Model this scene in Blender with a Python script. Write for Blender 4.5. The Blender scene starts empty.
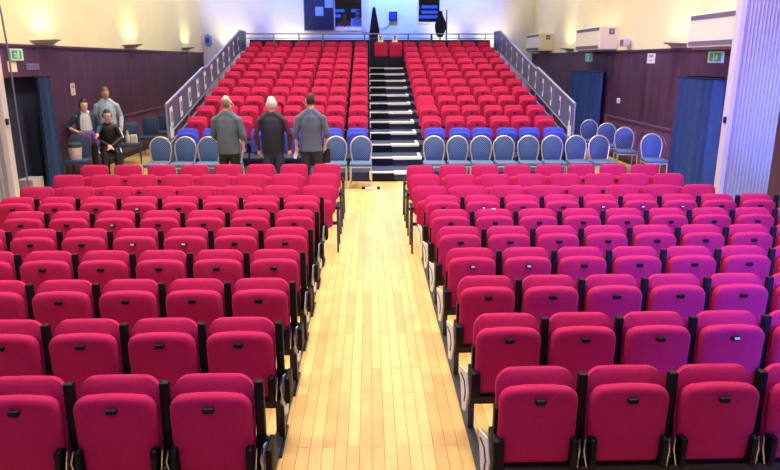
import bpy, bmesh, math, random
import numpy as np
from mathutils import Vector, Matrix
random.seed(7)
S = bpy.context.scene
COL = S.collection
PI = math.pi

# ------------------------------------------------------------------ materials
def s2l(c):
    return tuple(((v/255.0)/12.92 if v/255.0 <= .04045 else ((v/255.0+.055)/1.055)**2.4) for v in c)

def mat(name, rgb, rough=.6, metal=0., noise=0., nscale=30., bump=0., spec=.5, sheen=0., emit=None, estr=0., alpha=1., trans=0.):
    m = bpy.data.materials.new(name); m.use_nodes = True
    nt = m.node_tree; b = nt.nodes['Principled BSDF']
    c = s2l(rgb)
    b.inputs['Base Color'].default_value = (*c, 1)
    b.inputs['Roughness'].default_value = rough
    b.inputs['Metallic'].default_value = metal
    b.inputs['Specular IOR Level'].default_value = spec
    if sheen:
        b.inputs['Sheen Weight'].default_value = sheen
        b.inputs['Sheen Roughness'].default_value = .5
        b.inputs['Sheen Tint'].default_value = (*[min(1, v*1.5+.1) for v in c], 1)
    if emit:
        b.inputs['Emission Color'].default_value = (*s2l(emit), 1)
        b.inputs['Emission Strength'].default_value = estr
    if trans:
        b.inputs['Transmission Weight'].default_value = trans
    if alpha < 1:
        b.inputs['Alpha'].default_value = alpha
    if noise or bump:
        tc = nt.nodes.new('ShaderNodeTexCoord'); n = nt.nodes.new('ShaderNodeTexNoise')
        n.inputs['Scale'].default_value = nscale; n.inputs['Detail'].default_value = 4
        nt.links.new(tc.outputs['Object'], n.inputs['Vector'])
        if noise:
            r = nt.nodes.new('ShaderNodeValToRGB')
            r.color_ramp.elements[0].position = .3; r.color_ramp.elements[1].position = .7
            r.color_ramp.elements[0].color = (*[v*(1-noise) for v in c], 1)
            r.color_ramp.elements[1].color = (*[min(1, v*(1+noise)) for v in c], 1)
            nt.links.new(n.outputs['Fac'], r.inputs['Fac']); nt.links.new(r.outputs['Color'], b.inputs['Base Color'])
        if bump:
            bp = nt.nodes.new('ShaderNodeBump'); bp.inputs['Strength'].default_value = bump; bp.inputs['Distance'].default_value = .01
            nt.links.new(n.outputs['Fac'], bp.inputs['Height']); nt.links.new(bp.outputs['Normal'], b.inputs['Normal'])
    return m

def wood_floor():
    m = bpy.data.materials.new('floor_boards'); m.use_nodes = True
    nt = m.node_tree; b = nt.nodes['Principled BSDF']; N = nt.nodes.new; L = nt.links.new
    tc = N('ShaderNodeTexCoord'); mp = N('ShaderNodeMapping')
    mp.inputs['Rotation'].default_value = (0, 0, PI/2)
    L(tc.outputs['Object'], mp.inputs['Vector'])
    br = N('ShaderNodeTexBrick'); br.offset = .37; br.offset_frequency = 2; br.squash = 1
    br.inputs['Color1'].default_value = (*s2l((216, 182, 118)), 1)
    br.inputs['Color2'].default_value = (*s2l((196, 158, 98)), 1)
    br.inputs['Mortar'].default_value = (*s2l((138, 100, 56)), 1)
    br.inputs['Scale'].default_value = 1; br.inputs['Mortar Size'].default_value = .0022
    br.inputs['Mortar Smooth'].default_value = .3
    br.inputs['Brick Width'].default_value = 1.1; br.inputs['Row Height'].default_value = .078
    L(mp.outputs['Vector'], br.inputs['Vector'])
    n = N('ShaderNodeTexNoise'); n.inputs['Scale'].default_value = 3.2; n.inputs['Detail'].default_value = 8; n.inputs['Roughness'].default_value = .7
    m2 = N('ShaderNodeMapping'); m2.inputs['Scale'].default_value = (2.2, .7, 1); L(tc.outputs['Object'], m2.inputs['Vector']); L(m2.outputs['Vector'], n.inputs['Vector'])
    r = N('ShaderNodeValToRGB'); r.color_ramp.elements[0].position = .3; r.color_ramp.elements[1].position = .72
    r.color_ramp.elements[0].color = (.66, .62, .56, 1); r.color_ramp.elements[1].color = (1.1, 1.06, 1.0, 1)
    L(n.outputs['Fac'], r.inputs['Fac'])
    mx = N('ShaderNodeMix'); mx.data_type = 'RGBA'; mx.blend_type = 'MULTIPLY'; mx.inputs[0].default_value = .55
    L(br.outputs['Color'], mx.inputs[6]); L(r.outputs['Color'], mx.inputs[7]); L(mx.outputs[2], b.inputs['Base Color'])
    b.inputs['Roughness'].default_value = .42
    b.inputs['Specular IOR Level'].default_value = .4
    return m

def panel_wood():
    m = bpy.data.materials.new('panelling'); m.use_nodes = True
    nt = m.node_tree; b = nt.nodes['Principled BSDF']; N = nt.nodes.new; L = nt.links.new
    tc = N('ShaderNodeTexCoord'); mp = N('ShaderNodeMapping'); mp.inputs['Scale'].default_value = (3, 3, .25)
    L(tc.outputs['Object'], mp.inputs['Vector'])
    n = N('ShaderNodeTexNoise'); n.inputs['Scale'].default_value = 2.2; n.inputs['Detail'].default_value = 6
    L(mp.outputs['Vector'], n.inputs['Vector'])
    r = N('ShaderNodeValToRGB'); r.color_ramp.elements[0].position = .3; r.color_ramp.elements[1].position = .75
    r.color_ramp.elements[0].color = (*s2l((60, 34, 54)), 1); r.color_ramp.elements[1].color = (*s2l((94, 58, 86)), 1)
    L(n.outputs['Fac'], r.inputs['Fac']); L(r.outputs['Color'], b.inputs['Base Color'])
    b.inputs['Roughness'].default_value = .5
    return m

def weave(name, c1, c2, scale=70):
    m = bpy.data.materials.new(name); m.use_nodes = True
    nt = m.node_tree; b = nt.nodes['Principled BSDF']; N = nt.nodes.new; L = nt.links.new
    tc = N('ShaderNodeTexCoord'); mp = N('ShaderNodeMapping'); mp.inputs['Rotation'].default_value = (0, PI/4, 0)
    L(tc.outputs['Object'], mp.inputs['Vector'])
    sp = N('ShaderNodeSeparateXYZ'); L(mp.outputs['Vector'], sp.inputs['Vector'])
    cb = N('ShaderNodeCombineXYZ'); L(sp.outputs['X'], cb.inputs['X']); L(sp.outputs['Z'], cb.inputs['Y'])
    v = N('ShaderNodeTexVoronoi'); v.voronoi_dimensions = '2D'; v.inputs['Scale'].default_value = scale/2.2; v.inputs['Randomness'].default_value = 0
    L(cb.outputs['Vector'], v.inputs['Vector'])
    r = N('ShaderNodeValToRGB'); r.color_ramp.elements[0].position = .22; r.color_ramp.elements[1].position = .36
    r.color_ramp.elements[0].color = (*s2l(c2), 1); r.color_ramp.elements[1].color = (*s2l(c1), 1)
    L(v.outputs['Distance'], r.inputs['Fac']); L(r.outputs['Color'], b.inputs['Base Color'])
    b.inputs['Roughness'].default_value = .8
    return m

M = dict(
    floor=wood_floor(), panel=panel_wood(),
    cream=mat('cream_paint', (246, 238, 196), .8, noise=.03, nscale=2),
    white_wall=mat('white_paint', (240, 238, 230), .8, noise=.02, nscale=2),
    ceil=mat('ceiling_paint', (225, 222, 212), .9),
    skirt=mat('lower_panel', (98, 62, 86), .5, noise=.15, nscale=4),
    red=mat('crimson_cloth', (178, 30, 82), .9, noise=.07, nscale=60, spec=.2, sheen=.08),
    red2=mat('red_cloth', (190, 36, 82), .9, noise=.07, nscale=60, spec=.2, sheen=.08),
    redd=mat('dull_red_cloth', (150, 24, 56), .85, noise=.07, nscale=60, sheen=.2),
    blue=mat('blue_cloth', (62, 76, 196), .9, noise=.07, nscale=60, spec=.2),
    black=mat('black_plastic', (10, 11, 17), .55, spec=.2),
    blackm=mat('black_metal', (24, 25, 30), .4, metal=.3),
    rail=mat('grey_rail', (52, 60, 72), .5, metal=.3),
    chrome=mat('chrome', (200, 205, 210), .25, metal=1.),
    white=mat('white_card', (232, 234, 238), .6),
    ink=mat('ink', (34, 34, 44), .7),
    greyink=mat('grey_ink', (96, 96, 116), .7),
    deck=mat('deck_carpet', (42, 50, 76), .9, noise=.12, nscale=40),
    deckd=mat('deck_riser', (52, 62, 96), .7),
    nos=mat('step_nosing', (226, 228, 222), .6),
    guard=mat('guard_panel', (84, 102, 132), .45, noise=.05, nscale=5),
    railm=mat('guard_rail', (150, 162, 178), .4, metal=.5),
    bluem=mat('blue_rail', (70, 96, 160), .4, metal=.3),
    cfab=weave('chair_cloth', (40, 62, 108), (92, 116, 160), 75),
    cseat=mat('chair_seat_cloth', (74, 96, 130), .8, noise=.1, nscale=50),
    sfab=mat('plain_chair_cloth', (44, 62, 98), .85, noise=.1, nscale=60),
    gold=mat('champagne_frame', (208, 202, 184), .35, metal=.6),
    sframe=mat('slate_frame', (74, 92, 122), .4, metal=.4),
    curtain=mat('curtain_cloth', (24, 60, 104), .75, noise=.12, nscale=8, sheen=.2),
    dcurt=mat('dark_curtain_cloth', (30, 26, 40), .8, noise=.15, nscale=8),
    fold=mat('partition_vinyl', (168, 174, 182), .5, noise=.03, nscale=6),
    foldrib=mat('partition_rib', (172, 176, 186), .5),
    foldl=mat('partition_edge', (204, 202, 200), .5),
    acb=mat('heater_casing', (240, 232, 204), .45),
    acg=mat('heater_grille', (116, 112, 128), .5),
    fix=mat('uplighter_metal', (176, 172, 176), .5),
    green=mat('exit_green', (20, 142, 92), .5, emit=(20, 150, 96), estr=.35),
    mint=mat('exit_surround', (206, 232, 222), .5),
    notice=mat('notice_paper', (236, 224, 196), .7),
    pink=mat('pink_paper', (222, 190, 180), .7),
    plate=mat('plate_grey', (120, 112, 160), .5),
    navyp=mat('navy_panel', (34, 40, 66), .7),
    board=mat('board_cloth', (40, 46, 70), .8, noise=.1, nscale=20),
    boothw=mat('booth_dark', (26, 28, 52), .8),
    reflection_strip=mat('reflection_glow', (10, 20, 60), .4, emit=(40, 80, 255), estr=1.4),  # blue glow standing in for stage lights mirrored in the glass
    pale=mat('booth_paper', (150, 180, 235), .6),
    wfr=mat('window_frame_paint', (236, 226, 206), .5),
    drape=mat('black_drape', (34, 38, 58), .8, noise=.2, nscale=6),
    box=mat('blue_box', (34, 66, 148), .5),
    emblem=mat('fitting_grey', (140, 156, 206), .5),
    skin=mat('skin', (222, 174, 156), .6), 
    hair_g=mat('grey_hair', (128, 116, 108), .7, noise=.3, nscale=60), hair_w=mat('white_hair', (206, 202, 198), .7, noise=.15, nscale=60),
    hair_d=mat('dark_hair', (36, 28, 30), .6, noise=.3, nscale=60), hair_b=mat('fair_hair', (128, 98, 78), .7, noise=.2, nscale=60),
    jk1=mat('grey_jacket', (82, 100, 112), .8, noise=.12, nscale=25), jk2=mat('navy_gilet', (16, 24, 46), .7, noise=.1, nscale=25),
    maroon=mat('maroon_sleeve', (84, 36, 52), .8), jk3=mat('slate_jumper', (84, 98, 122), .85, noise=.12, nscale=30),
    jk4=mat('teal_denim', (40, 58, 84), .8, noise=.15, nscale=30), pale_top=mat('pale_top', (196, 204, 214), .8),
    jk5=mat('pale_hoodie', (166, 186, 202), .85, noise=.08, nscale=20), trk=mat('black_tracksuit', (20, 20, 26), .6),
    purple=mat('purple_cloth', (110, 74, 150), .8), trs=mat('black_trousers', (16, 16, 20), .8),
    jean=mat('dark_jeans', (32, 44, 76), .85, noise=.15, nscale=40), trs3=mat('charcoal_trousers', (28, 32, 46), .8),
    shoe=mat('shoe', (26, 24, 26), .5), eye=mat('eye_dark', (26, 20, 20), .3), lip=mat('lip', (160, 84, 84), .5),
    redtop=mat('red_top', (170, 50, 80), .8), bag=mat('bag_black', (18, 18, 22), .6),
    tub=mat('tub_white', (214, 204, 204), .5), plantg=mat('dark_green_lid', (34, 52, 46), .7), yel=mat('yellow_cap', (222, 196, 90), .5),
    cable=mat('cable_grey', (104, 100, 124), .5), paleblue=mat('pale_blue_cloth', (120, 140, 190), .8),
)
def glass(name='window_glass'):
    m = bpy.data.materials.new(name); m.use_nodes = True
    nt = m.node_tree; nt.nodes.clear()
    o = nt.nodes.new('ShaderNodeOutputMaterial'); t = nt.nodes.new('ShaderNodeBsdfTransparent'); g = nt.nodes.new('ShaderNodeBsdfGlossy')
    g.inputs['Roughness'].default_value = .03; mx = nt.nodes.new('ShaderNodeMixShader'); mx.inputs[0].default_value = .06
    t.inputs['Color'].default_value = (.9, .93, 1, 1)
    nt.links.new(t.outputs[0], mx.inputs[1]); nt.links.new(g.outputs[0], mx.inputs[2]); nt.links.new(mx.outputs[0], o.inputs[0])
    return m
M['glass'] = glass()

# ------------------------------------------------------------------ mesh helpers
def bx(bm, x0, x1, y0, y1, z0, z1, rot=None, bev=0.):
    g = bmesh.ops.create_cube(bm, size=1)
    c = Vector(((x0+x1)/2, (y0+y1)/2, (z0+z1)/2))
    for v in g['verts']:
        v.co = Vector((v.co.x*(x1-x0), v.co.y*(y1-y0), v.co.z*(z1-z0)))
    if bev:
        es = list({e for v in g['verts'] for e in v.link_edges})
        r = bmesh.ops.bevel(bm, geom=es, offset=bev, segments=2, affect='EDGES', profile=.5)
        vs = list({v for f in r['faces'] for v in f.verts} | {v for v in g['verts'] if v.is_valid})
    else:
        vs = g['verts']
    for v in vs:
        if rot: v.co = rot @ v.co
        v.co += c
    return vs

def tube(bm, pts, r, n=8, closed=False):
    pts = [Vector(p) for p in pts]; rings = []
    K = len(pts)
    rr = r if isinstance(r, (list, tuple)) else [r]*K
    ref = None
    for i, p in enumerate(pts):
        if closed:
            d = pts[(i+1) % K]-pts[i-1]
        else:
            d = pts[min(i+1, K-1)]-pts[max(i-1, 0)]
        d.normalize()
        if ref is None:
            ref = Vector((0, 0, 1)) if abs(d.z) < .9 else Vector((1, 0, 0))
        a = d.cross(ref).normalized(); b2 = a.cross(d).normalized(); ref = b2
        rings.append([bm.verts.new(p+(a*math.cos(2*PI*k/n)+b2*math.sin(2*PI*k/n))*rr[i]) for k in range(n)])
    R = range(K if closed else K-1)
    for i in R:
        A, B = rings[i], rings[(i+1) % K]
        for k in range(n):
            bm.faces.new((A[k], A[(k+1) % n], B[(k+1) % n], B[k]))
    if not closed:
        bm.faces.new(rings[0][::-1]); bm.faces.new(rings[-1])

def lathe(bm, prof, c, n=20):
    rings = [[bm.verts.new((c[0]+r*math.cos(2*PI*k/n), c[1]+r*math.sin(2*PI*k/n), c[2]+z)) for k in range(n)] for r, z in prof]
    for A, B in zip(rings, rings[1:]):
        for k in range(n): bm.faces.new((A[k], A[(k+1) % n], B[(k+1) % n], B[k]))
    bm.faces.new(rings[0][::-1]); bm.faces.new(rings[-1])

def poly_prism(bm, pts, dvec):
    a = [bm.verts.new(p) for p in pts]; b = [bm.verts.new(Vector(p)+Vector(dvec)) for p in pts]
    n = len(pts); bm.faces.new(a[::-1]); bm.faces.new(b)
    for k in range(n): bm.faces.new((a[k], a[(k+1) % n], b[(k+1) % n], b[k]))

def rrect(w, h, rt, rb, arch=0., n=6):
    """outline in (x, z), z from 0 to h, rounded corners, crowned top"""
    P = []
    def arc(cx, cz, r, a0, a1):
        for i in range(n+1):
            a = a0+(a1-a0)*i/n; P.append((cx+r*math.cos(a), cz+r*math.sin(a)))
    arc(w/2-rb, rb, rb, -PI/2, 0); arc(w/2-rt, h-rt, rt, 0, PI/2)
    for t in (.25, .5, .75):
        x = (w/2-rt)*(1-2*t); P.append((x, h))
    arc(-w/2+rt, h-rt, rt, PI/2, PI); arc(-w/2+rb, rb, rb, PI, 1.5*PI)
    return [(x, z+arch*(1-(2*x/w)**2)*(z/h)) for x, z in P]

def pad(bm, outline, layers, sheary=None):
    """loft an (x,z) outline through layers (y, inset); sheary(z)->dy"""
    cx = sum(p[0] for p in outline)/len(outline); cz = sum(p[1] for p in outline)/len(outline)
    hw = max(abs(p[0]-cx) for p in outline); hh = max(abs(p[1]-cz) for p in outline)
    rings = []
    for y, ins in layers:
        sx = (hw-ins)/hw; sz = (hh-ins)/hh
        ring = []
        for x, z in outline:
            X = cx+(x-cx)*sx; Z = cz+(z-cz)*sz
            ring.append(bm.verts.new((X, y+(sheary(Z) if sheary else 0), Z)))
        rings.append(ring)
    n = len(outline)
    for A, B in zip(rings, rings[1:]):
        for k in range(n): bm.faces.new((A[k], A[(k+1) % n], B[(k+1) % n], B[k]))
    bm.faces.new(rings[0][::-1]); bm.faces.new(rings[-1])

def obj(name, bm, m, parent=None, smooth=False, ang=40):
    bmesh.ops.recalc_face_normals(bm, faces=bm.faces)
    me = bpy.data.meshes.new(name); bm.to_mesh(me); bm.free()
    if isinstance(m, (list, tuple)):
        for k in m: me.materials.append(M[k])
    else: me.materials.append(M[m])
    if smooth:
        for p in me.polygons: p.use_smooth = True
        me.set_sharp_from_angle(angle=math.radians(ang))
    o = bpy.data.objects.new(name, me); COL.objects.link(o)
    if parent: o.parent = parent
    return o

def B(): return bmesh.new()
def box_obj(name, m, parent, *a, **k):
    b = B(); bx(b, *a, **k); return obj(name, b, m, parent)

def tag(o, label, cat, group=None):
    o['label'] = label; o['category'] = cat
    if group: o['group'] = group
    return o
def thing(name, label, cat, loc=(0, 0, 0), rz=0., group=None):
    o = bpy.data.objects.new(name, None); COL.objects.link(o)
    o.location = loc; o.rotation_euler = (0, 0, rz); o.empty_display_size = .1
    return tag(o, label, cat, group)
def struct(o):
    o['kind'] = 'structure'; return o
def dup(root, loc, rz=0., label=None, group=None, cat=None):
    r = root.copy(); COL.objects.link(r); r.location = loc; r.rotation_euler = (0, 0, rz)
    if label: r['label'] = label
    if group: r['group'] = group
    for ch in list(root.children):
        c = ch.copy(); COL.objects.link(c); c.parent = r
        for g in list(ch.children):
            d = g.copy(); COL.objects.link(d); d.parent = c
    return r

# ------------------------------------------------------------------ camera
H = 2.37; F = 660.; PITCH = math.radians(14.85)
YAW = math.atan(21/(F/math.cos(PITCH)))
cam = bpy.data.cameras.new('camera'); cam.sensor_width = 36; cam.lens = F/780*36; cam.clip_end = 200
co = bpy.data.objects.new('camera', cam); COL.objects.link(co)
co.location = (0, 0, H); co.rotation_euler = (PI/2-PITCH, 0, -YAW)
S.camera = co
cF = Vector((math.sin(YAW)*math.cos(PITCH), math.cos(YAW)*math.cos(PITCH), -math.sin(PITCH)))
cR = Vector((math.cos(YAW), -math.sin(YAW), 0)); cU = cR.cross(cF)
def px(p):
    d = Vector(p)-Vector((0, 0, H)); z = d.dot(cF)
    return 390+F*d.dot(cR)/z, 235-F*d.dot(cU)/z

# ------------------------------------------------------------------ room shell
W = 6.15; YB = 25.6; ZC = 6.6; DADO = 2.62
struct(box_obj('floor', 'floor', None, -W, W, -1.5, YB, -.1, 0))
struct(box_obj('ceiling', 'ceil', None, -W-.2, W+.2, -1.5, YB+.2, ZC, ZC+.1))
# left wall with a doorway, cream above, dark panelling below
LD = (11.6, 13.05); DH = 2.08
b = B(); bx(b, -W-.2, -W, -1.5, YB, DADO, ZC)
struct(obj('wall_left', b, 'cream'))
b = B(); bx(b, -W-.2, -W, -1.5, LD[0], 0, DADO); bx(b, -W-.2, -W, LD[1], YB, 0, DADO); bx(b, -W-.2, -W, LD[0], LD[1], DH, DADO)
struct(obj('wall_left_panelling', b, 'panel'))
b = B(); bx(b, W, W+.2, -1.5, YB, DADO-.04, ZC); struct(obj('wall_right', b, 'cream'))
RD = [(11.55, 12.95), (17.5, 20.0)]
b = B(); y = -1.5
for a, c in RD:
    bx(b, W, W+.2, y, a, 0, DADO-.04); bx(b, W, W+.2, a, c, DH, DADO-.04); y = c
bx(b, W, W+.2, y, YB, 0, DADO-.04)
struct(obj('wall_right_panelling', b, 'panel'))
# rooms behind the doorways
def recess(name, x0, x1, y0, y1):
    b = B(); s = 1 if x1 > 0 else -1
    xi, xo = (x0, x1) if s > 0 else (x1, x0)
    bx(b, xo-.02*s if s < 0 else xo, (xo+.05*s) if s > 0 else xo, y0-.4, y1+.4, 0, 2.4) if s > 0 else bx(b, xo-.05, xo, y0-.4, y1+.4, 0, 2.4)
    lo, hi = min(xi, xo), max(xi, xo)
    bx(b, lo, hi, y0-.45, y0-.4, 0, 2.4); bx(b, lo, hi, y1+.4, y1+.45, 0, 2.4)
    bx(b, lo, hi, y0-.4, y1+.4, 2.35, 2.4); bx(b, lo, hi, y0-.4, y1+.4, -.1, 0)
    return struct(obj(name, b, 'navyp'))
recess('wall_left_lobby', -W-.2, -W-1.4, *LD)
recess('wall_right_lobby', W+.2, W+1.2, *RD[0]); recess('wall_right_lobby', W+.2, W+1.2, *RD[1])
# lower wainscot strips and rails
segL = [(13.75, YB)]; segR = [(13.25, 17.2), (20.3, YB)]
for i, (a, c) in enumerate(segL):
    b = B(); bx(b, -W, -W+.05, a, c, .12, 1.0); bx(b, -W, -W+.075, a, c, 1.0, 1.05, bev=.006)
    struct(obj('trim_1', b, 'skirt'))
for i, (a, c) in enumerate(segR):
    b = B(); bx(b, W-.05, W, a, c, .12, .96); bx(b, W-.075, W, a, c, .96, 1.01, bev=.006)
    y = a+.12
    while y+.7 < c:       # raised octagonal mouldings
        ring = []
        for k in range(8):
            ang = PI/8+k*PI/4
            ring.append((W-.055, y+.35+.33*math.cos(ang)*1.02, .55+.3*math.sin(ang)))
        tube(b, ring, .012, 6, closed=True); y += .78
    struct(obj('trim_2', b, 'skirt'))
for s, nm in ((-1, 'baseboard_left'), (1, 'baseboard_right')):
    b = B()
    if s < 0:
        bx(b, -W, -W+.03, -1.5, LD[0]-.1, 0, .12); bx(b, -W, -W+.06, LD[1]+.1, YB, 0, .12)
    else:
        bx(b, W-.06, W, RD[0][1]+.1, RD[1][0]-.1, 0, .12); bx(b, W-.06, W, RD[1][1]+.1, YB, 0, .12)
    struct(obj(nm, b, 'blackm'))
for s, nm in ((-1, 'trim_3'), (1, 'trim_4')):
    zt = DADO if s < 0 else DADO-.04
    b = B(); bx(b, *( (-W, -W+.035) if s < 0 else (W-.035, W)), -1.5, YB, zt-.03, zt+.02, bev=.005)
    struct(obj(nm, b, 'panel'))
# back wall with two window openings
WIN = [(-1.24, -.26, 3.46, 5.2), (1.84, 2.62, 3.73, 5.2)]
b = B()
bx(b, -W-.2, -1.24, YB, YB+.15, 0, ZC); bx(b, -1.24, -.26, YB, YB+.15, 0, 3.46); bx(b, -1.24, -.26, YB, YB+.15, 5.2, ZC)
bx(b, -.26, 1.84, YB, YB+.15, 0, ZC); bx(b, 1.84, 2.62, YB, YB+.15, 0, 3.73); bx(b, 1.84, 2.62, YB, YB+.15, 5.2, ZC); bx(b, 2.62, W+.2, YB, YB+.15, 0, ZC)
struct(obj('wall_back', b, 'white_wall'))
b = B()     # control room behind
y0, y1 = YB+.15, YB+2.6
b.free()
for nm, q in (('wall_booth_back', (-3, 4, y1, y1+.1, 2.3, 5.6)), ('wall_booth_left', (-3.1, -3, y0, y1, 2.3, 5.6)), ('wall_booth_right', (4, 4.1, y0, y1, 2.3, 5.6)), ('ceiling_booth', (-3, 4, y0, y1, 5.5, 5.6)), ('floor_booth', (-3, 4, y0, y1, 2.3, 2.4))):
    struct(box_obj(nm, 'boothw', None, *q))
for i, (x0, x1, z0, z1) in enumerate(WIN):
    b = B(); t = .05
    for q in ((x0-t, x1+t, z0-t, z0), (x0-t, x0, z0, z1), (x1, x1+t, z0, z1), (x0-t, x1+t, z1, z1+t)):
        bx(b, q[0], q[1], YB-.03, YB+.1, q[2], q[3], bev=.006)
    fr = struct(obj('window_%d' % (i+1), b, 'wfr'))
    p = box_obj('window_pane', 'glass', fr, x0, x1, YB+.05, YB+.056, z0, z1)
b = B(); bx(b, -.2, .02, YB-.06, YB, 3.36, 5.4, bev=.01); struct(obj('trim_5', b, 'wfr'))

# ------------------------------------------------------------------ tip-up seats on the hall floor
def red_part(name, bm, m, parent): return obj(name, bm, m, parent, smooth=True, ang=50)

def back_bm(w, h, rt, top, z0, lean=.10, t=.06):
    b = B(); out = rrect(w, h, rt, .04, .006)
    pad(b, [(x, z+z0) for x, z in out], [(t/2, .03), (t/2-.012, .008), (t/4, 0), (-t/4, 0), (-t/2+.008, .012), (-t/2-.004, .035)], lambda z: (z-top)*lean)
    return b
def squab_bm(w, z0, z1, yb, yt, t=.07, rt=.075):
    b = B(); h = z1-z0; out = rrect(w, h, rt, .06, .02)
    f = lambda z: yb+(yt-yb)*(z-z0)/h
    pad(b, [(x, z+z0) for x, z in out], [(t/2, .02), (t/2-.01, .004), (0, 0), (-t/2+.015, .004), (-t/2+.003, .016), (-t/2-.004, .04), (-t/2-.010, .1)], f)
    return b
def latch_bm(x, y, z):
    b = B(); out = rrect(.056, .03, .008, .012)
    pad(b, [(px_+x, z-.015+pz) for px_, pz in out], [(y+.012, 0), (y-.006, 0), (y-.012, .004)])
    return b

SP = .475
def floor_seat(label, near, white_patch=False):
    t = thing('tip_up_seat', label, 'seat')
    red_part('backrest', back_bm(.415, .485, .085, .803, .318, .2), 'red', t)
    sq = red_part('seat', squab_bm(.408, .312, .738, -.088, -.105, .07, .06), 'red', t)
    obj('latch', latch_bm(0, -.153, .688), 'black', sq, True)
    if white_patch:
        box_obj('latch_patch', 'white', sq, -.016, .016, -.1685, -.1655, .684, .698)  # small white patch on the latch front
    x = SP/2
    b = B(); bx(b, x-.024, x+.024, -.075, -.03, .45, .80, bev=.008); obj('armrest_post', b, 'black', t, True)
    b = B()
    bx(b, x-.068, x-.034, -.175, -.02, .3, .475, bev=.012); bx(b, x+.034, x+.068, -.175, -.02, .3, .475, bev=.012)
    bx(b, x-.034, x+.034, -.06, -.03, .3, .47)
    br = obj('hinge_bracket', b, 'black', t, True)
    if near:
        for q, dx in ((-1, .012), (1, .012)):
            b = B(); tube(b, [(x+q*.026, -.15, .31), (x+q*.012-.006, -.15, .40), (x+q*.016, -.13, .46)], .006, 6); obj('hinge_lever', b, 'chrome', br, True)
    b = B(); bx(b, -x+.001, x-.001, -.13, -.05, .245, .3, bev=.006); obj('base_beam', b, 'blackm', t)
    b = B(); bx(b, x-.016, x+.016, -.11, -.07, .02, .246); bx(b, x-.02, x+.02, -.30, .06, 0, .022, bev=.004); obj('leg', b, 'blackm', t)
    return t
def end_parts(t, side, arm, spacing=.765):
    """frame at the aisle end of a row; side = +1 when the aisle lies on the +x side"""
    x = side*(SP/2)
    xo = side*(SP/2-.02 if False else 0)
    # distance from seat centre to the aisle rail
    X = side*.205
    if arm:   # the right-hand block has a bare end without post: low hinge cover only
        b = B(); bx(b, X-.03, X+.03, -.16, .0, .3, .47, bev=.01); bx(b, X-.015, X+.015, -.08, -.03, .47, .62, bev=.005); obj('end_post', b, 'black', t, True)
    b = B()
    leg = .212
    bx(b, side*leg-.02, side*leg+.02, -.06, .0, .0, .30, bev=.004)
    bx(b, *sorted((side*.13, side*(leg+.02))), -.07, .01, .245, .3, bev=.004)
    bx(b, side*leg-.026, side*leg+.026, -.755, .0, .0, .035, bev=.004)
    obj('end_frame', b, 'rail', t)
    b = B()
    xx_ = lambda y: side*(leg+.075+.42*y)      # bent white card turned a little to the stage, with a dark curved mark
    p = [(-.01, .46), (-.09, .45), (-.115, .32), (-.085, .17), (-.05, .17)]
    poly_prism(b, [(xx_(y), y, z) for y, z in p], (side*.006, 0, 0))
    cd = obj('row_card', b, 'white', t)
    b = B(); tube(b, [(xx_(y)+side*.007, y, z) for y, z in ((-.03, .42), (-.07, .38), (-.085, .31), (-.075, .24))], .005, 6); obj('card_mark', b, 'ink', cd)

ORD = ['first', 'second', 'third', 'fourth', 'fifth', 'sixth', 'seventh', 'eighth', 'ninth', 'tenth', 'eleventh', 'twelfth']
def along(k): return 'beside the aisle' if k == 0 else '%s from the aisle' % ORD[k]
def visible(x, y, w, zt=.82):
    l, t = px((x-w/2, y, zt)); r, t2 = px((x+w/2, y, zt)); return r > 1 and l < 779 and min(t, t2) < 466

PATCHED = {('R', 3, 0), ('R', 3, 1), ('R', 6, 1), ('R', 6, 4), ('R', 6, 5), ('R', 6, 6), ('L', 6, 4), ('L', 4, 2), ('L', 4, 3), ('L', 5, 4), ('R', 1, 3), ('L', 3, 6)}
protos = {}
hidden_bits = []
for side, sg in (('L', -1), ('R', 1)):
    blk = 'left' if sg < 0 else 'right'
    for i in range(7):
        Y = (3.12+.772*i) if sg < 0 else (3.15+.759*i)
        for k in range(9 if sg > 0 else 8):
            X = sg*((.81 if sg < 0 else .86)+k*(.476 if sg < 0 else .474))
            if not visible(X, Y, .42): continue
            near = i < 3; st = (side, i, k) in PATCHED
            rowname = 'front row' if i == 0 else '%s row' % ORD[i]
            lab = 'crimson tip-up seat, %s floor block, %s, %s' % (blk, rowname, along(k))
            key = (near, st)
            if k == 0:
                t = floor_seat(lab, near, st); t.location = (X, Y, 0)
                end_parts(t, -sg, sg > 0)
                if sg > 0: pass
            elif key not in protos:
                t = floor_seat(lab, near, st); t.location = (X, Y, 0); protos[key] = t
            else:
                t = dup(protos[key], (X, Y, 0), 0, lab)
            t['group'] = 'crimson tip-up seats on the hall floor'

# rows eight to ten: linked armchairs with thin legs
def link_seat(label, pitch, ends=None):
    t = thing('tip_up_seat', label, 'seat')
    red_part('backrest', back_bm(.42, .36, .06, .80, .44, .16), 'red', t)
    sq = red_part('seat', squab_bm(.37, .27, .63, -.13, -.13, .06, .05), 'red', t)
    obj('latch', latch_bm(0, -.172, .585), 'black', sq, True)
    def side_frame(x):
        b = B(); bx(b, x-.022, x+.022, -.34, -.02, .56, .6, bev=.01); obj('armrest', b, 'black', t, True)
        b = B(); tube(b, [(x, -.33, 0), (x, -.30, .3), (x, -.27, .57)], .014, 6); obj('leg', b, 'rail', t, True)
        b = B(); tube(b, [(x, .10, 0), (x, .02, .3), (x, -.04, .57)], .014, 6); obj('leg', b, 'rail', t, True)
    side_frame(pitch/2)
    if ends: side_frame(-pitch/2)
    b = B(); bx(b, -pitch/2+.016, pitch/2-.016, -.08, -.04, .3, .34); obj('base_beam', b, 'blackm', t)
    return t
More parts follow.
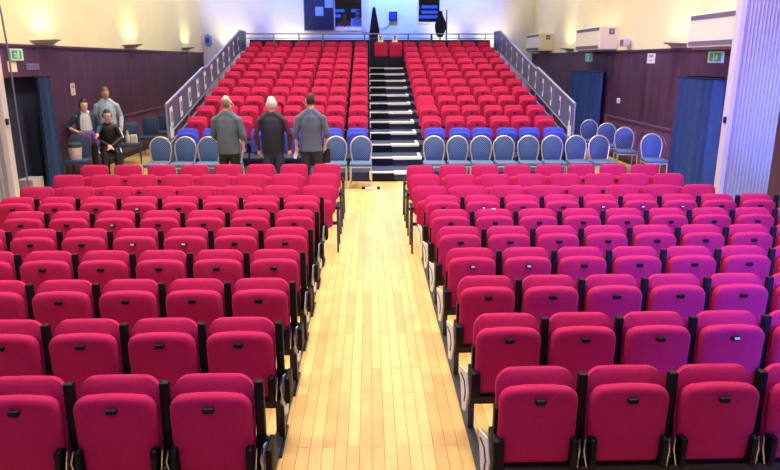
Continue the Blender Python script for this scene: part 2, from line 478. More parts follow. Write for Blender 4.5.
for side, sg in (('L', -1), ('R', 1)):
    pit = .511 if sg < 0 else .5
    x0 = .667 if sg < 0 else .775
    blk = 'left' if sg < 0 else 'right'
    proto = None
    for i in range(3):
        Y = [8.42, 9.33, 10.24][i] if sg < 0 else [8.33, 9.22, 10.07][i]
        for k in range(8):
            X = sg*(x0+pit*k)
            lab = 'pink-red linked armchair seat, %s floor block, %s row, %s' % (blk, ORD[7+i], along(k))
            if (k == 0 and sg > 0) or (k == 7 and sg < 0):
                t = link_seat(lab, pit, True); t.location = (X, Y, 0)
            elif proto is None:
                t = proto = link_seat(lab, pit); t.location = (X, Y, 0)
            else: t = dup(proto, (X, Y, 0), 0, lab)
            t['group'] = 'linked armchair seats in the last floor rows'
# scraps lying on seats
b = B(); bx(b, -.02, .02, -.012, .012, 0, .006, bev=.002); t = obj('paper_scrap', b, 'white'); t.location = (.86+.474, 3.15+.759*5-.005, .81)
tag(t, 'small white paper scrap on top of a seat back, right block sixth row', 'paper scrap')

# ------------------------------------------------------------------ tiered stand
K = 12; Y0 = 13.16; TD = .814; Z0 = .19; TR = .176
XL, XR = -4.0, 4.12; AX0, AX1 = -.01, 1.105
stand = thing('tiered_stand', 'dark blue retractable tiered stand carrying the seats, with central steps', 'seating stand', (0, Y0, 0))
for k in range(K):
    ya = k*TD; yb_ = (k+1)*TD+(.35 if k == K-1 else .02); z = Z0+TR*k
    b = B(); bx(b, XL, XR, ya, yb_, z-.05, z); obj('deck', b, 'deck', stand)
    b = B(); bx(b, XL, XR, ya+.03, ya+.05, z-TR+.0 if k else .02, z-.05); obj('riser', b, 'deckd', stand)
    b = B(); bx(b, AX0, AX0+.5, ya-.012, ya+.07, z-.022, z+.006); bx(b, AX0+.5, AX1, ya-.022, ya+.16, z-.045, z+.006); obj('step_nosing', b, 'nos', stand)
    if k < K-1 or True:
        b = B(); bx(b, AX0, AX0+.5, ya-.02, ya+.028, z-.14 if k else .03, z-.022); obj('kick_panel', b, 'black', stand)
        b = B(); bx(b, AX0-.0, AX0+.045, ya-.03, ya-.021, z-.13 if k else .04, z+.0); obj('edge_marker', b, 'nos', stand)
        b = B(); bx(b, AX1-.06, AX1, ya+.16, ya+.7, z, z+.008); obj('tread_trim', b, 'nos', stand)
for s in (XL, XR-.03):
    b = B(); poly_prism(b, [(s, 0, 0), (s, K*TD+.35, 0), (s, K*TD+.35, 2.62), (s, 22.2-Y0, 2.62), (s, 13.75-Y0, .84), (s, 0, .70)], (.03, 0, 0)); obj('side_skirt', b, 'guard', stand)
b = B(); yy = K*TD+.31
bx(b, XL, XR, yy, yy+.03, Z0+TR*11, 3.03); obj('rear_panel', b, 'navyp', stand)
b = B()
for xx in (-3.3, -2.2, -1.1, .55, 1.9, 2.8, 3.7):
    bx(b, xx-.04, xx+.04, .5, 1.2, .0, .06)
obj('under_frame', b, 'blackm', stand)

def tier_seat(label, fabric, latchm='ink'):
    t = thing('tip_up_seat', label, 'seat')
    red_part('backrest', back_bm(.425, .46, .08, .82, .36, .24), fabric, t)
    sq = red_part('seat', squab_bm(.40, .33, .738, -.09, -.13, .065, .09), fabric, t)
    obj('latch', latch_bm(0, -.172, .675), 'ink', sq, True)
    b = B(); bx(b, .225, .265, -.19, .03, .50, .54, bev=.008); obj('armrest', b, 'black', t, True)
    b = B(); bx(b, .232, .258, -.08, -.01, 0, .50); obj('pedestal', b, 'blackm', t)
    return t
pr = {}
men_hide = set()
for side, sg in (('L', -1), ('R', 1)):
    n = 8 if sg < 0 else 6
    for r in range(K):
        for k in range(n):
            X = (-.264-.49*k) if sg < 0 else (1.358+.49*k)
            X += sg*(.012 if k % 2 else -.012)
            Y = Y0+.54+TD*r; z = Z0+TR*r
            fab = 'blue' if r == 0 else 'red2'
            if r == 0:
                lab = 'blue tip-up seat, bottom tier of the %s tiered block, %s' % ('left' if sg < 0 else 'right', 'beside the steps' if k == 0 else '%s from the steps' % ORD[k])
            else:
                lab = 'red tip-up seat, %s tiered block, %s tier up, %s' % ('left' if sg < 0 else 'right', ORD[r], 'beside the steps' if k == 0 else '%s from the steps' % ORD[k])
            if fab not in pr: t = pr[fab] = tier_seat(lab, fab); t.location = (X, Y, z)
            else: t = dup(pr[fab], (X, Y, z), 0, lab)
            t['group'] = 'blue seats on the bottom tier' if r == 0 else 'red seats on the tiered stand'
            if (sg > 0 and k == 0 and r == 3): t['label'] = 'red tip-up seat folded open, right tiered block, third tier up, beside the steps'; OPEN = t
            if (sg < 0 and k == 4 and r == 3): OPEN2 = t; t['label'] = 'red tip-up seat half open, left tiered block, third tier up, fifth from the steps'
# the open one: squab lowered
for o_, ang in ((OPEN, 1.1), (OPEN2, .35)):
    for ch in o_.children:
        if ch.name.startswith('seat'):
            ch.matrix_local = Matrix.Translation((0, -.13, .36)) @ Matrix.Rotation(ang, 4, 'X') @ Matrix.Translation((0, .13, -.36))
# two spare seats at the top of the steps with X papers
for k, X in enumerate((.40, .86)):
    t = dup(pr['red2'], (X, Y0+.15+TD*11, Z0+TR*11), 0, 'dark red seat at the top of the steps, %s X paper' % ('under the first' if k == 0 else 'under the second'), 'reserved seats at the top of the steps')
    t['label'] = 'red seat at the head of the steps, the one nearer the %s tiered block' % ('left' if k == 0 else 'right')
    b = B(); bx(b, -.085, .085, -.002, .002, 0, .24, rot=Matrix.Rotation(-.1, 3, 'X')); p = obj('reserved_sign', b, 'white')
    p.location = (X-.02, Y0+.15+TD*11-.03, Z0+TR*11+.80)
    tag(p, 'white paper marked X on the seat back nearer the %s tiered block' % ('left' if k == 0 else 'right'), 'paper sign', 'X papers on the top seats')
    b = B()
    for a in (.45, -.45): bx(b, -.011, .011, -.0035, -.0015, -.085, .085, rot=Matrix.Rotation(a, 3, 'Y'))
    x_ = obj('letter', b, 'ink', p); x_.location = (0, -.004, .13)

# guard rails up both sides
def guard(name, x, label, papers):
    t = thing(name, label, 'guardrail', (x, 0, 0))
    A = (13.75, 1.49); Bq = (22.2, 3.28)
    zt = lambda y: A[1]+(Bq[1]-A[1])*(y-A[0])/(Bq[0]-A[0])
    ys = [A[0]+(Bq[0]-A[0])*i/5 for i in range(6)]
    for j in range(5):
        a, c = ys[j]+.04, ys[j+1]-.04
        b = B(); poly_prism(b, [(-.012, a, zt(a)-.60), (-.012, c, zt(c)-.60), (-.012, c, zt(c)-.02), (-.012, a, zt(a)-.02)], (.024, 0, 0)); obj('guard_panel', b, 'guard', t)
    b = B(); poly_prism(b, [(-.012, 22.24, 2.66), (-.012, 23.2, 2.72), (-.012, 23.2, 3.26), (-.012, 22.24, 3.26)], (.024, 0, 0)); obj('guard_panel', b, 'guard', t)
    b = B(); tube(b, [(0, A[0], zt(A[0])), (0, 17.0, zt(17.0)+.0), (0, 17.25, zt(17.25)-.06), (0, Bq[0], Bq[1]), (0, 23.25, 3.28)], .028, 8); obj('top_rail', b, 'railm', t, True)
    b = B(); tube(b, [(0, A[0], zt(A[0])-.62), (0, Bq[0], Bq[1]-.62), (0, 23.25, 2.68)], .024, 8); obj('lower_rail', b, 'railm', t, True)
    for y in ys+[23.22]:
        zz = zt(y) if y < 22.3 else 3.28
        b = B(); tube(b, [(0, y, max(.05, zz-1.2)), (0, y, zz)], .02, 8); obj('post', b, 'railm', t, True)
    return t, zt
SX = -4.13
gl, zt = guard('guardrail', SX, 'grey panelled guardrail on the left side of the tiered stand', True)
gr, zt = guard('guardrail', 4.25, 'grey panelled guardrail on the right side of the tiered stand', True)
for j, y in enumerate([14.0, 14.78, 15.55, 16.33, 17.1, 17.88, 18.65, 19.43, 20.2, 20.95, 21.75]):
    for s in (-1, 1):
        w = .10 if s < 0 else .055
        xx = (SX+.026) if s < 0 else (4.25-.026)
        b = B(); poly_prism(b, [(0, -w, -.53+.18*-w), (0, w, -.53+.18*w), (0, w, -.11+.18*w), (0, -w, -.11+.18*-w)], (.004, 0, 0))
        p = obj('row_sign', b, 'white'); p.location = (xx-.002, y, zt(y))
        tag(p, 'white row paper on the %s guardrail, %s up from its foot' % ('left' if s < 0 else 'right', ORD[j]), 'paper sign', 'row papers on the %s guardrail' % ('left' if s < 0 else 'right'))
        b = B(); ring = [(-s*.0045, .045*math.cos(a)*(1 if s < 0 else .55), -.31+.10*math.sin(a)) for a in [2*PI*q/12 for q in range(12)]]
        tube(b, ring, .012 if s < 0 else .007, 6, closed=True); q = obj('row_mark', b, 'greyink', p)
for s in (-1, 1):
    xx = (SX+.026) if s < 0 else (4.25-.026)
    b = B(); bx(b, 0, .004, -.12, .12, -.2, .04); p = obj('row_sign', b, 'white'); p.location = (xx-.002, 13.95, 1.0)
    tag(p, 'white paper low at the foot of the %s guardrail' % ('left' if s < 0 else 'right'), 'paper sign')
t = thing('rear_guardrail', 'thin steel guardrail along the back of the tiered stand', 'guardrail', (0, 23.25, 0))
b = B(); tube(b, [(SX, 0, 3.22), (4.25, 0, 3.22)], .02, 8); obj('top_rail', b, 'railm', t, True)
b = B(); tube(b, [(SX, .03, 3.08), (4.25, .03, 3.08)], .012, 8); obj('lower_rail', b, 'bluem', t, True)
for x in (-3.2, -2.35, -1.55, -.14, .02, 1.33, 2.12, 3.05, 3.95):
    b = B(); tube(b, [(x, 0, 2.13), (x, 0, 3.22)], .022 if x != 2.12 else .04, 8); obj('post', b, 'bluem' if x in (-2.35, 1.33, 2.12, .02, -.14) else 'railm', t, True)

# ------------------------------------------------------------------ banquet chairs
def conf_chair(label, round_=True):
    t = thing('banquet_chair', label, 'chair')
    fr = 'gold' if round_ else 'sframe'
    fab = 'cfab' if round_ else 'sfab'
    if round_:
        P = []
        for i in range(17):
            a = PI*i/16; P.append((.205*math.cos(a), .735+.205*math.sin(a)))
        prof = [(.165, .47), (.185, .56), (.203, .66)]+P+[(-.203, .66), (-.185, .56), (-.165, .47)]
    else:
        prof = [(.19, .47), (.20, .80), (.195, .87), (.15, .915), (-.15, .915), (-.195, .87), (-.20, .80), (-.19, .47)]
    lean = lambda z: (z-.47)*.16+.2
    b = B(); pad(b, prof, [(.02, .03), (.012, .02), (-.016, .02), (-.028, .05)], lean); obj('backrest', b, fab, t, True, 60)
    b = B(); tube(b, [(x, lean(z), z) for x, z in prof], .014, 8); obj('back_frame', b, fr, t, True)
    b = B(); bx(b, -.215, .215, -.24, .20, .42, .485, bev=.028); obj('seat', b, 'cseat' if round_ else 'sfab', t, True)
    b = B(); tube(b, [(x, y, .412) for x, y in ((-.2, -.22), (.2, -.22), (.2, .2), (-.2, .2))], .012, 6, closed=True); obj('seat_frame', b, fr, t, True)
    for x in (-.2, .2):
        b = B(); tube(b, [(x, -.215, .41), (x, -.23, .0)], .012, 8); obj('leg', b, fr, t, True)
        b = B(); tube(b, [(x*.9, .195, .47), (x, .21, .3), (x, .25, .0)], .012, 8); obj('leg', b, fr, t, True)
    return t
row = [-4.03, -3.56, -3.1, -2.66, -.65, -.17, 1.24, 1.71, 2.16, 2.62, 3.09, 3.56, 4.04, 4.51]
wh = ['at the wall end of the left row', 'second in the left row', 'third in the left row', 'behind the grey-jacketed man',
      'second to the left of the steps', 'beside the steps, left side', 'beside the steps, right side'] + ['%s to the right of the steps' % ORD[i] for i in range(1, 8)]
cp = None
for x, w_ in zip(row, wh):
    lab = 'round-backed blue banquet chair before the blue seats, %s' % w_
    loc = (x, 12.6, 0)
    if cp is None: t = cp = conf_chair(lab); t.location = loc
    else: t = dup(cp, loc, 0, lab)
    t.rotation_euler.z = random.uniform(-.06, .06)
    t['group'] = 'round-backed chairs before the stand'
for (x, y, rz), w_ in zip(((5.62, 12.85, -.12), (5.55, 14.15, -.15), (5.50, 15.15, -.2), (5.42, 16.1, -.1)), ('first from the large curtained door', 'second from the large curtained door', 'third from the large curtained door', 'fourth, nearest the far curtained door')):
    t = dup(cp, (x, y, 0), rz, 'round-backed blue banquet chair along the right wall, %s' % w_, 'chairs along the right wall')
sp = None
SL = [(-5.76, 13.15, .10, 'holding the white tub'), (-5.48, 14.15, .35, 'under the seated person in black'), (-5.62, 15.75, .3, 'holding the yellow-topped bottle'), (-5.66, 17.2, .05, 'second from the guardrail'), (-5.62, 18.35, .05, 'closest to the guardrail')]
for x, y, rz, w_ in SL:
    lab = 'square-backed blue stacking chair by the left wall, %s' % w_
    if sp is None: t = sp = conf_chair(lab, False); t.location = (x, y, 0); t.rotation_euler.z = rz
    else: t = dup(sp, (x, y, 0), rz, lab)
    t['group'] = 'square-backed chairs along the left wall'
# tub and bottles on two of them
t = thing('plastic_tub', 'white plastic tub with dark green top on the chair by the curtain', 'tub', (-5.76, 13.09, .487))
b = B(); lathe(b, [(.10, 0), (.105, .01), (.125, .21), (.13, .22), (.13, .235), (.118, .235)], (0, 0, 0)); obj('body', b, 'tub', t, True)
b = B(); lathe(b, [(.115, .236), (.14, .25), (.13, .30), (.09, .33)], (0, 0, 0)); obj('lid', b, 'plantg', t, True)
t = thing('bottle', 'pale bottle with yellow cap on a blue chair by the left wall', 'bottle', (-5.66, 15.7, .487))
b = B(); lathe(b, [(.045, 0), (.05, .02), (.05, .17), (.02, .22), (.02, .24)], (0, 0, 0)); obj('body', b, 'tub', t, True)
b = B(); lathe(b, [(.026, .24), (.026, .29)], (0, 0, 0), 12); obj('cap', b, 'yel', t, True)
b = B(); bx(b, -.07, .07, -.04, .04, 0, .19, bev=.01); t = obj('carton', b, 'notice'); t.location = (-5.53, 15.74, .487); tag(t, 'cream carton beside the yellow-capped bottle on the blue chair', 'carton')
# floor bracket in the aisle
t = thing('floor_bracket', 'short white floor bar with black ends at the foot of the steps', 'floor bar', (.02, 12.35, 0))
b = B(); bx(b, -.11, .11, -.03, .03, 0, .03, bev=.006); obj('bar', b, 'white', t)
for s in (-1, 1):
    b = B(); bx(b, *sorted((s*.112, s*.17)), -.035, .035, 0, .045, bev=.008); obj('end_cap', b, 'black', t)

# ------------------------------------------------------------------ doorway curtains, partitions
def curtain_bm(L, z0, z1, amp, wl, flare=0., seed=0):
    rnd = random.Random(seed); n = int(L/.02); nz = 8
    ph = [rnd.uniform(0, 6) for _ in range(4)]
    b = B(); rows_ = []
    for j in range(nz+1):
        f = j/nz; z = z0+(z1-z0)*f
        r = []
        for i in range(n+1):
            u = i/n
            y = (u-.5)*L*(1+flare*(1-f))
            a = amp*(1-.25*f)
            x = a*math.sin(2*PI*u*L/wl+ph[0]+.5*math.sin(5*u+ph[1])) + .3*a*math.sin(2*PI*u*L/wl*2.3+ph[2])
            r.append((x, y, z))
        rows_.append(r)
    F_ = [[b.verts.new(p) for p in r] for r in rows_]
    K2 = [[b.verts.new((p[0]+.012, p[1], p[2])) for p in r] for r in rows_]
    for j in range(nz):
        for i in range(n):
            b.faces.new((F_[j][i], F_[j][i+1], F_[j+1][i+1], F_[j+1][i])); b.faces.new((K2[j][i], K2[j+1][i], K2[j+1][i+1], K2[j][i+1]))
    for i in range(n):
        b.faces.new((F_[0][i], K2[0][i], K2[0][i+1], F_[0][i+1])); b.faces.new((F_[nz][i], F_[nz][i+1], K2[nz][i+1], K2[nz][i]))
    for j in range(nz):
        b.faces.new((F_[j][0], F_[j+1][0], K2[j+1][0], K2[j][0])); b.faces.new((F_[j][n], K2[j][n], K2[j+1][n], F_[j+1][n]))
    return b
def curtain(x, y, L, z1, label, m='curtain', flare=.05, seed=0, amp=.065, wl=.27, rod=True, name='curtain'):
    t = thing(name, label, 'curtain', (x, y, 0))
    obj('drape', curtain_bm(L, .02, z1, amp, wl, flare, seed), m, t, True, 80)
    if rod:
        b = B(); tube(b, [(0, -L/2-.06, z1+.02), (0, L/2+.06, z1+.02)], .018, 8); obj('curtain_rail', b, 'blackm', t, True)
    return t
curtain(W-.13, 12.2, 1.62, 2.03, 'long blue curtain across the doorway beside the ribbed partition', seed=3)
curtain(W-.13, 18.62, 2.7, 2.05, 'long blue curtain over the far doorway behind the wall chairs', seed=5, flare=0)
curtain(-W+.13, 12.68, .52, 2.06, 'blue curtain drawn to one side of the dark left doorway', seed=8, flare=.35, amp=.05, wl=.11)
curtain(-W-.45, 12.15, 1.1, 2.06, 'dark curtain hanging inside the left doorway', 'dcurt', seed=9, flare=0, rod=False, amp=.05, wl=.2)
b = B(); bx(b, 0, .35, -.2, .2, 0, .28, bev=.01); t = obj('storage_box', b, 'fix'); t.location = (-W-.28, 12.15, 0); tag(t, 'grey box on the floor inside the left doorway', 'box')
def partition(x0, x1, y, label, flip):
    t = thing('folding_partition', label, 'folding partition', ((x0+x1)/2, y, 0))
    w = x1-x0; n = 26; b = B()
    pts = [(-w/2+.08, .1)]+[(-w/2+.08+(w-.08)*i/n, -.018 if i % 2 else .006) for i in range(n+1)]+[(w/2, .1)]
    if flip: pts = [(-p[0], p[1]) for p in pts]
    poly_prism(b, [(p[0], p[1], .03) for p in pts], (0, 0, 4.6)); obj('folded_panels', b, 'fold', t)
    b = B(); e = (-w/2, -w/2+.078) if not flip else (w/2-.078, w/2)
    bx(b, *e, -.03, .1, .0, 4.65, bev=.008); obj('lead_post', b, 'foldl', t)
    b = B(); xx = e[0]-.02 if not flip else e[1]-.0
    bx(b, xx, xx+.02, -.02, .04, 1.55, 1.63, bev=.004); obj('handle', b, 'blackm', t)
    b = B(); bx(b, -w/2, w/2, -.03, .1, 4.65, 4.75); obj('head_track', b, 'blackm', t)
    return t
partition(4.80, 5.52, 8.85, 'pale ribbed folding partition stacked beside the right block of seats', False)
partition(-5.6, -4.74, 8.85, 'pale folding partition stacked at the left end of the floor rows', True)
# cables by the left partition
for j, (x, lab) in enumerate(((-4.92, 'grey cable hanging beside the left partition, the inner one'), (-5.1, 'grey cable hanging beside the left partition, the outer one'))):
    b = B(); pts = [(-.3, 0, 4.6), (-.16, 0, 4.0), (-.07, 0, 3.5), (-.02, 0, 3.0), (0, 0, 2.5), (.0, 0, 1.5), (.02, 0, .4), (.02, 0, .01)]
    tube(b, pts, .012, 6); o = obj('hanging_cable', b, 'cable', None, True); o.location = (x, 9.5+.06*j, 0); tag(o, lab, 'cable', 'hanging cables by the left partition')

# ------------------------------------------------------------------ wall fittings
def heater(y0, y1, z0, label):
    t = thing('wall_heater', label, 'wall heater', (W, (y0+y1)/2, z0)); L = (y1-y0)/2; D = .45; Hh = .56
    b = B(); bx(b, -D, -.002, -L, L, 0, Hh, bev=.02); obj('casing', b, 'acb', t)
    for z in (.03, Hh-.10):
        b = B(); bx(b, -D-.006, -D+.01, -L+.3 if False else -L+.12, L-.06, z, z+.075)
        for k in range(26):
            yy = -L+.14+k*(2*L-.22)/26; bx(b, -D-.012, -D-.004, yy, yy+.018, z+.004, z+.071)
        obj('grille', b, 'acg', t)
    b = B(); bx(b, -.24, -.1, -L-.006, -L+.004, Hh-.2, Hh-.06, bev=.004); v = obj('valve_cover', b, 'acg', t)
    b = B(); bx(b, -.18, -.16, -L-.014, -L-.004, Hh-.16, Hh-.10); obj('valve', b, 'white', v)
    b = B(); bx(b, -D+.05, -.002, -L+.1, L-.1, -.035, -.001); obj('under_tray', b, 'acg', t)
    return t
heater(22.8, 24.75, 2.67, 'cream wall heater at the far end of the right wall')
heater(16.8, 18.8, 2.62, 'cream wall heater in the middle of the right wall')
heater(10.1, 12.15, 2.58, 'large cream wall heater above the curtained doorway by the partition')
def uplight(x, y, z, label, L=.5, e=6.):
    s = 1 if x < 0 else -1
    t = thing('uplighter', label, 'uplighter', (x, y, z))
    b = B()   # wedge tray, open on top
    Lh = L
    poly_prism(b, [(0, -Lh, .06), (0, Lh, .06), (s*.01, Lh*.6, -.02), (s*.01, -Lh*.6, -.02)], (s*.012, 0, 0))
    A = [(s*.012, -Lh, .06), (s*.30, 0-.0, .085), (s*.012, Lh, .06), (s*.02, 0, -.09)]
    va = [b.verts.new(p) for p in ((s*.012, -Lh*.9, .06), (s*.30, -.12, .085), (s*.30, .12, .085), (s*.012, Lh*.9, .06))]
    vb = [b.verts.new(p) for p in ((s*.012, -Lh*.6, .02), (s*.27, -.1, .065), (s*.27, .1, .065), (s*.012, Lh*.6, .02))]
    for k in range(3): b.faces.new((va[k], va[k+1], vb[k+1], vb[k]))
    b.faces.new(vb)
    obj('tray', b, 'fix', t)
    b = B(); tube(b, [(s*.10, -.12, .05), (s*.10, .12, .05)], .02, 8); obj('lamp_tube', b, 'white', t, True)
    li = bpy.data.lights.new('uplight', 'AREA'); li.shape = 'RECTANGLE'; li.size = .8; li.size_y = .1; li.energy = e; li.color = (1, .9, .58); li.spread = math.radians(150)
    lo = bpy.data.objects.new('uplight', li); COL.objects.link(lo); lo.location = (x+s*.27, y, z+.11)
    lo.rotation_euler = (PI, 0, PI/2)
    return t
uplight(-W, 13.2, 2.66, 'wedge uplighter on the left wall above the people', .55)
uplight(-W, 17.9, 2.68, 'wedge uplighter in the middle of the left wall', .6)
uplight(-W, 23.2, 2.70, 'wedge uplighter at the far end of the left wall', .6)
uplight(W, 13.4, 2.62, 'wedge uplighter on the right wall beside the large heater', .5, 3.)
uplight(W, 20.8, 2.64, 'wedge uplighter on the right wall between the two far heaters', .5)

def exit_sign(x, y, z, w, h, label):
    s = 1 if x < 0 else -1
    t = thing('exit_sign', label, 'exit sign', (x, y, z))
    X = lambda d: s*d
    b = B(); bx(b, *sorted((0, s*.04)), -w/2, w/2, 0, h, bev=.004); obj('surround', b, 'mint', t)
    b = B(); bx(b, *sorted((s*.04, s*.044)), -w/2+.035, w/2-.07, .03, h-.03); g = obj('green_panel', b, 'green', t)
    # running figure and doorway pictogram
    b = B(); d0 = s*.046; c = -.03
    def bar(p, q, r): tube(b, [(d0, c+p[0], p[1]), (d0, c+q[0], q[1])], r, 6)
    hh = h
    lathe(b, [(.001, -.004), (.016, -.002), (.016, .002), (.001, .004)], (d0, c-.05, hh*.75), 10)
    bar((-.05, hh*.66), (-.03, hh*.42), .014); bar((-.03, hh*.42), (.0, hh*.32), .009); bar((.0, hh*.32), (-.01, hh*.2), .008)
    bar((-.03, hh*.42), (-.075, hh*.26), .009); bar((-.05, hh*.62), (-.005, hh*.55), .007); bar((-.05, hh*.62), (-.09, hh*.5), .007)
    bx(b, d0-.001, d0+.001, c+.03, c+.09, hh*.2, hh*.8)
    obj('pictogram', b, 'mint', g)
    return t
exit_sign(-W, 12.08, 2.36, .42, .20, 'green exit sign above the dark left doorway')
exit_sign(W, 11.9, 2.32, .50, .20, 'green exit sign beside the large heater over the curtained doorway')
exit_sign(W, 18.85, 2.33, .55, .21, 'small green exit sign under the middle heater')
def flat(name, m, x, y, z, w, h, label, cat, marks=0):
    s = 1 if x < 0 else -1
    b = B(); bx(b, *sorted((0, s*.012)), -w/2, w/2, 0, h, bev=.002); o = obj(name, b, m); o.location = (x, y, z); tag(o, label, cat)
    if marks:
        b = B()
        if marks == 1:
            for k in range(3): bx(b, *sorted((s*.012, s*.014)), -w*.3, w*.3, h*(.62+.08*k), h*(.67+.08*k))
            bx(b, *sorted((s*.012, s*.014)), -w*.2, w*.2, h*.25, h*.3)
        else:
            for k in range(6): bx(b, *sorted((s*.012, s*.014)), -w*.42+k*w*.14, -w*.42+k*w*.14+w*.09, h*.28, h*.75)
        obj('print', b, 'greyink', o)
    return o
flat('notice', 'notice', -W, 11.93, 2.17, .28, .18, 'cream notice under the left exit sign', 'notice', 0)
flat('door_plate', 'plate', -W, 12.65, 2.2, .46, .11, 'grey lettered plate over the left doorway', 'sign', 2)
flat('notice', 'pink', -W, 14.2, 1.66, .2, .24, 'small pinkish notice on the dark panelling above the woman', 'notice', 1)
flat('notice', 'white', W, 14.7, 2.3, .40, .21, 'white notice on the right panelling below the cream wall', 'notice', 1)
t = thing('light_switch', 'small white switch on the right panelling above the chairs', 'switch', (W, 16.4, 1.34))
b = B(); bx(b, -.02, 0, -.09, .09, 0, .12, bev=.004); obj('plate', b, 'white', t); b = B(); bx(b, -.026, -.02, -.03, .03, .04, .08); obj('rocker', b, 'fix', t)
t = thing('wall_speaker', 'small pale wall speaker on the cream right wall', 'speaker', (W, 16.0, 2.66))
b = B(); bx(b, -.2, -.05, -.14, .14, .02, .2, bev=.02); obj('cabinet', b, 'tub', t); b = B(); bx(b, -.206, -.2, -.1, .1, .05, .17); obj('grille', b, 'acg', t)
b = B(); bx(b, -.06, 0, -.03, .03, .05, .15); obj('bracket', b, 'acg', t)
# back wall fittings
YW = YB
t = thing('wall_fitting', 'rounded blue-grey fitting low on the white back wall', 'wall fitting', (-5.93, YW, 2.86))
b = B(); pad(b, rrect(.26, .42, .12, .12), [(0, 0), (-.06, 0), (-.09, .03)]); obj('shell', b, 'emblem', t, True); b = B(); pad(b, [(x*.5, z*.5+.1) for x, z in rrect(.26, .42, .12, .12)], [(-.09, 0), (-.096, .005)]); obj('front_panel', b, 'box', t, True)
t = thing('notice_board', 'large dark board on the back wall beside the control room window', 'board', (-1.82, YW, 3.44))
b = B(); bx(b, -.53, .53, -.04, 0, 0, 1.9); obj('panel', b, 'board', t)
b = B(); bx(b, .525, .55, -.05, 0, 0, 1.9); bx(b, -.56, -.53, -.05, 0, 0, 1.9); bx(b, -.56, .55, -.05, 0, -.03, 0); obj('frame', b, 'plate', t)
for (x0, x1, z0, z1, lab) in ((-1.95, -1.66, 3.94, 4.25, 'white sheet pinned lower on the dark board'), (-1.6, -1.31, 4.22, 4.62, 'white sheet pinned higher on the dark board beside the window')):
    b = B(); bx(b, x0, x1, YW-.046, YW-.041, z0, z1); tag(obj('paper_sheet', b, 'pale'), lab, 'paper', 'sheets on the dark board')
t = thing('wall_box', 'small blue box on the back wall with a looping cable', 'wall box', (.9, YW, 3.77))
b = B(); bx(b, -.15, .15, -.1, 0, 0, .32, bev=.01); obj('case', b, 'navyp', t); b = B(); bx(b, -.11, .11, -.106, -.1, .05, .27); obj('front_panel', b, 'box', t)
b = B(); tube(b, [(-.12, -.02, 0), (-.14, -.03, -.1), (-.25, -.03, -.22), (-.4, -.03, -.28), (-.52, -.03, -.25)], .012, 6); obj('cable', b, 'fix', t, True)
def drape_thing(x, y, z0, w, h, label, shape, m='drape', legs=True):
    t = thing('draped_stand', label, 'draped stand', (x, y, 2.13))
    b = B(); nz = 8; n = 18; rings = []
    for j in range(nz+1):
        f = j/nz; z = z0-2.13+h*f; rad = w/2*shape(f)
        rings.append([b.verts.new((rad*math.cos(2*PI*k/n)*(1+.10*math.sin(5*2*PI*k/n+j*.4)), rad*.6*math.sin(2*PI*k/n)*(1+.1*math.sin(4*2*PI*k/n)), z)) for k in range(n)])
    for A_, B_ in zip(rings, rings[1:]):
        for k in range(n): b.faces.new((A_[k], A_[(k+1) % n], B_[(k+1) % n], B_[k]))
    b.faces.new(rings[0][::-1]); b.faces.new(rings[-1]); obj('drape', b, m, t, True)
    b = B(); tube(b, [(0, 0, 0), (0, 0, z0-2.13+.05)], .025, 8); obj('pole', b, 'blackm', t, True)
    b = B()
    for k in range(3):
        a = 2*PI*k/3; tube(b, [(0, 0, .25), (.3*math.cos(a), .3*math.sin(a), .0)], .012, 6)
    obj('tripod_base', b, 'blackm', t, True)
    return t
# upper gallery floor behind the stand
struct(box_obj('floor_gallery', 'deck', None, XL, XR, Y0+K*TD+.36, YB, 2.03, 2.13))
drape_thing(.19, 24.3, 2.6, .40, 1.55, 'tall stand under a dark drape by the control room window post', lambda f: 1-.85*max(0, f-.35)**1.1/.68 if f > .35 else 1.0)
drape_thing(2.52, 24.3, 3.15, .34, .88, 'dark bundled drape on a stand before the far dark window', lambda f: (.55+.6*math.sin(PI*min(1, f*1.1)))*(1-.7*max(0, f-.5)))
b = B(); tube(b, [(0, 0, 0), (0, 0, 1.05), (0, 0, 1.95)], [.03, .03, .02], 8); bx(b, -.12, .12, -.12, .12, 0, .02); t = obj('stand_pole', b, 'blackm', None, True); t.location = (2.75, 24.4, 2.13); tag(t, 'thin dark upright pole beside the bundled drape at the back', 'pole')
b = B(); bx(b, -.09, .09, -.2, .2, -.005, 0, bev=.0); bx(b, -.09, .09, .0, .01, 0, .16); t = obj('camera_stand', b, 'blackm'); bpy.data.objects.remove(t)
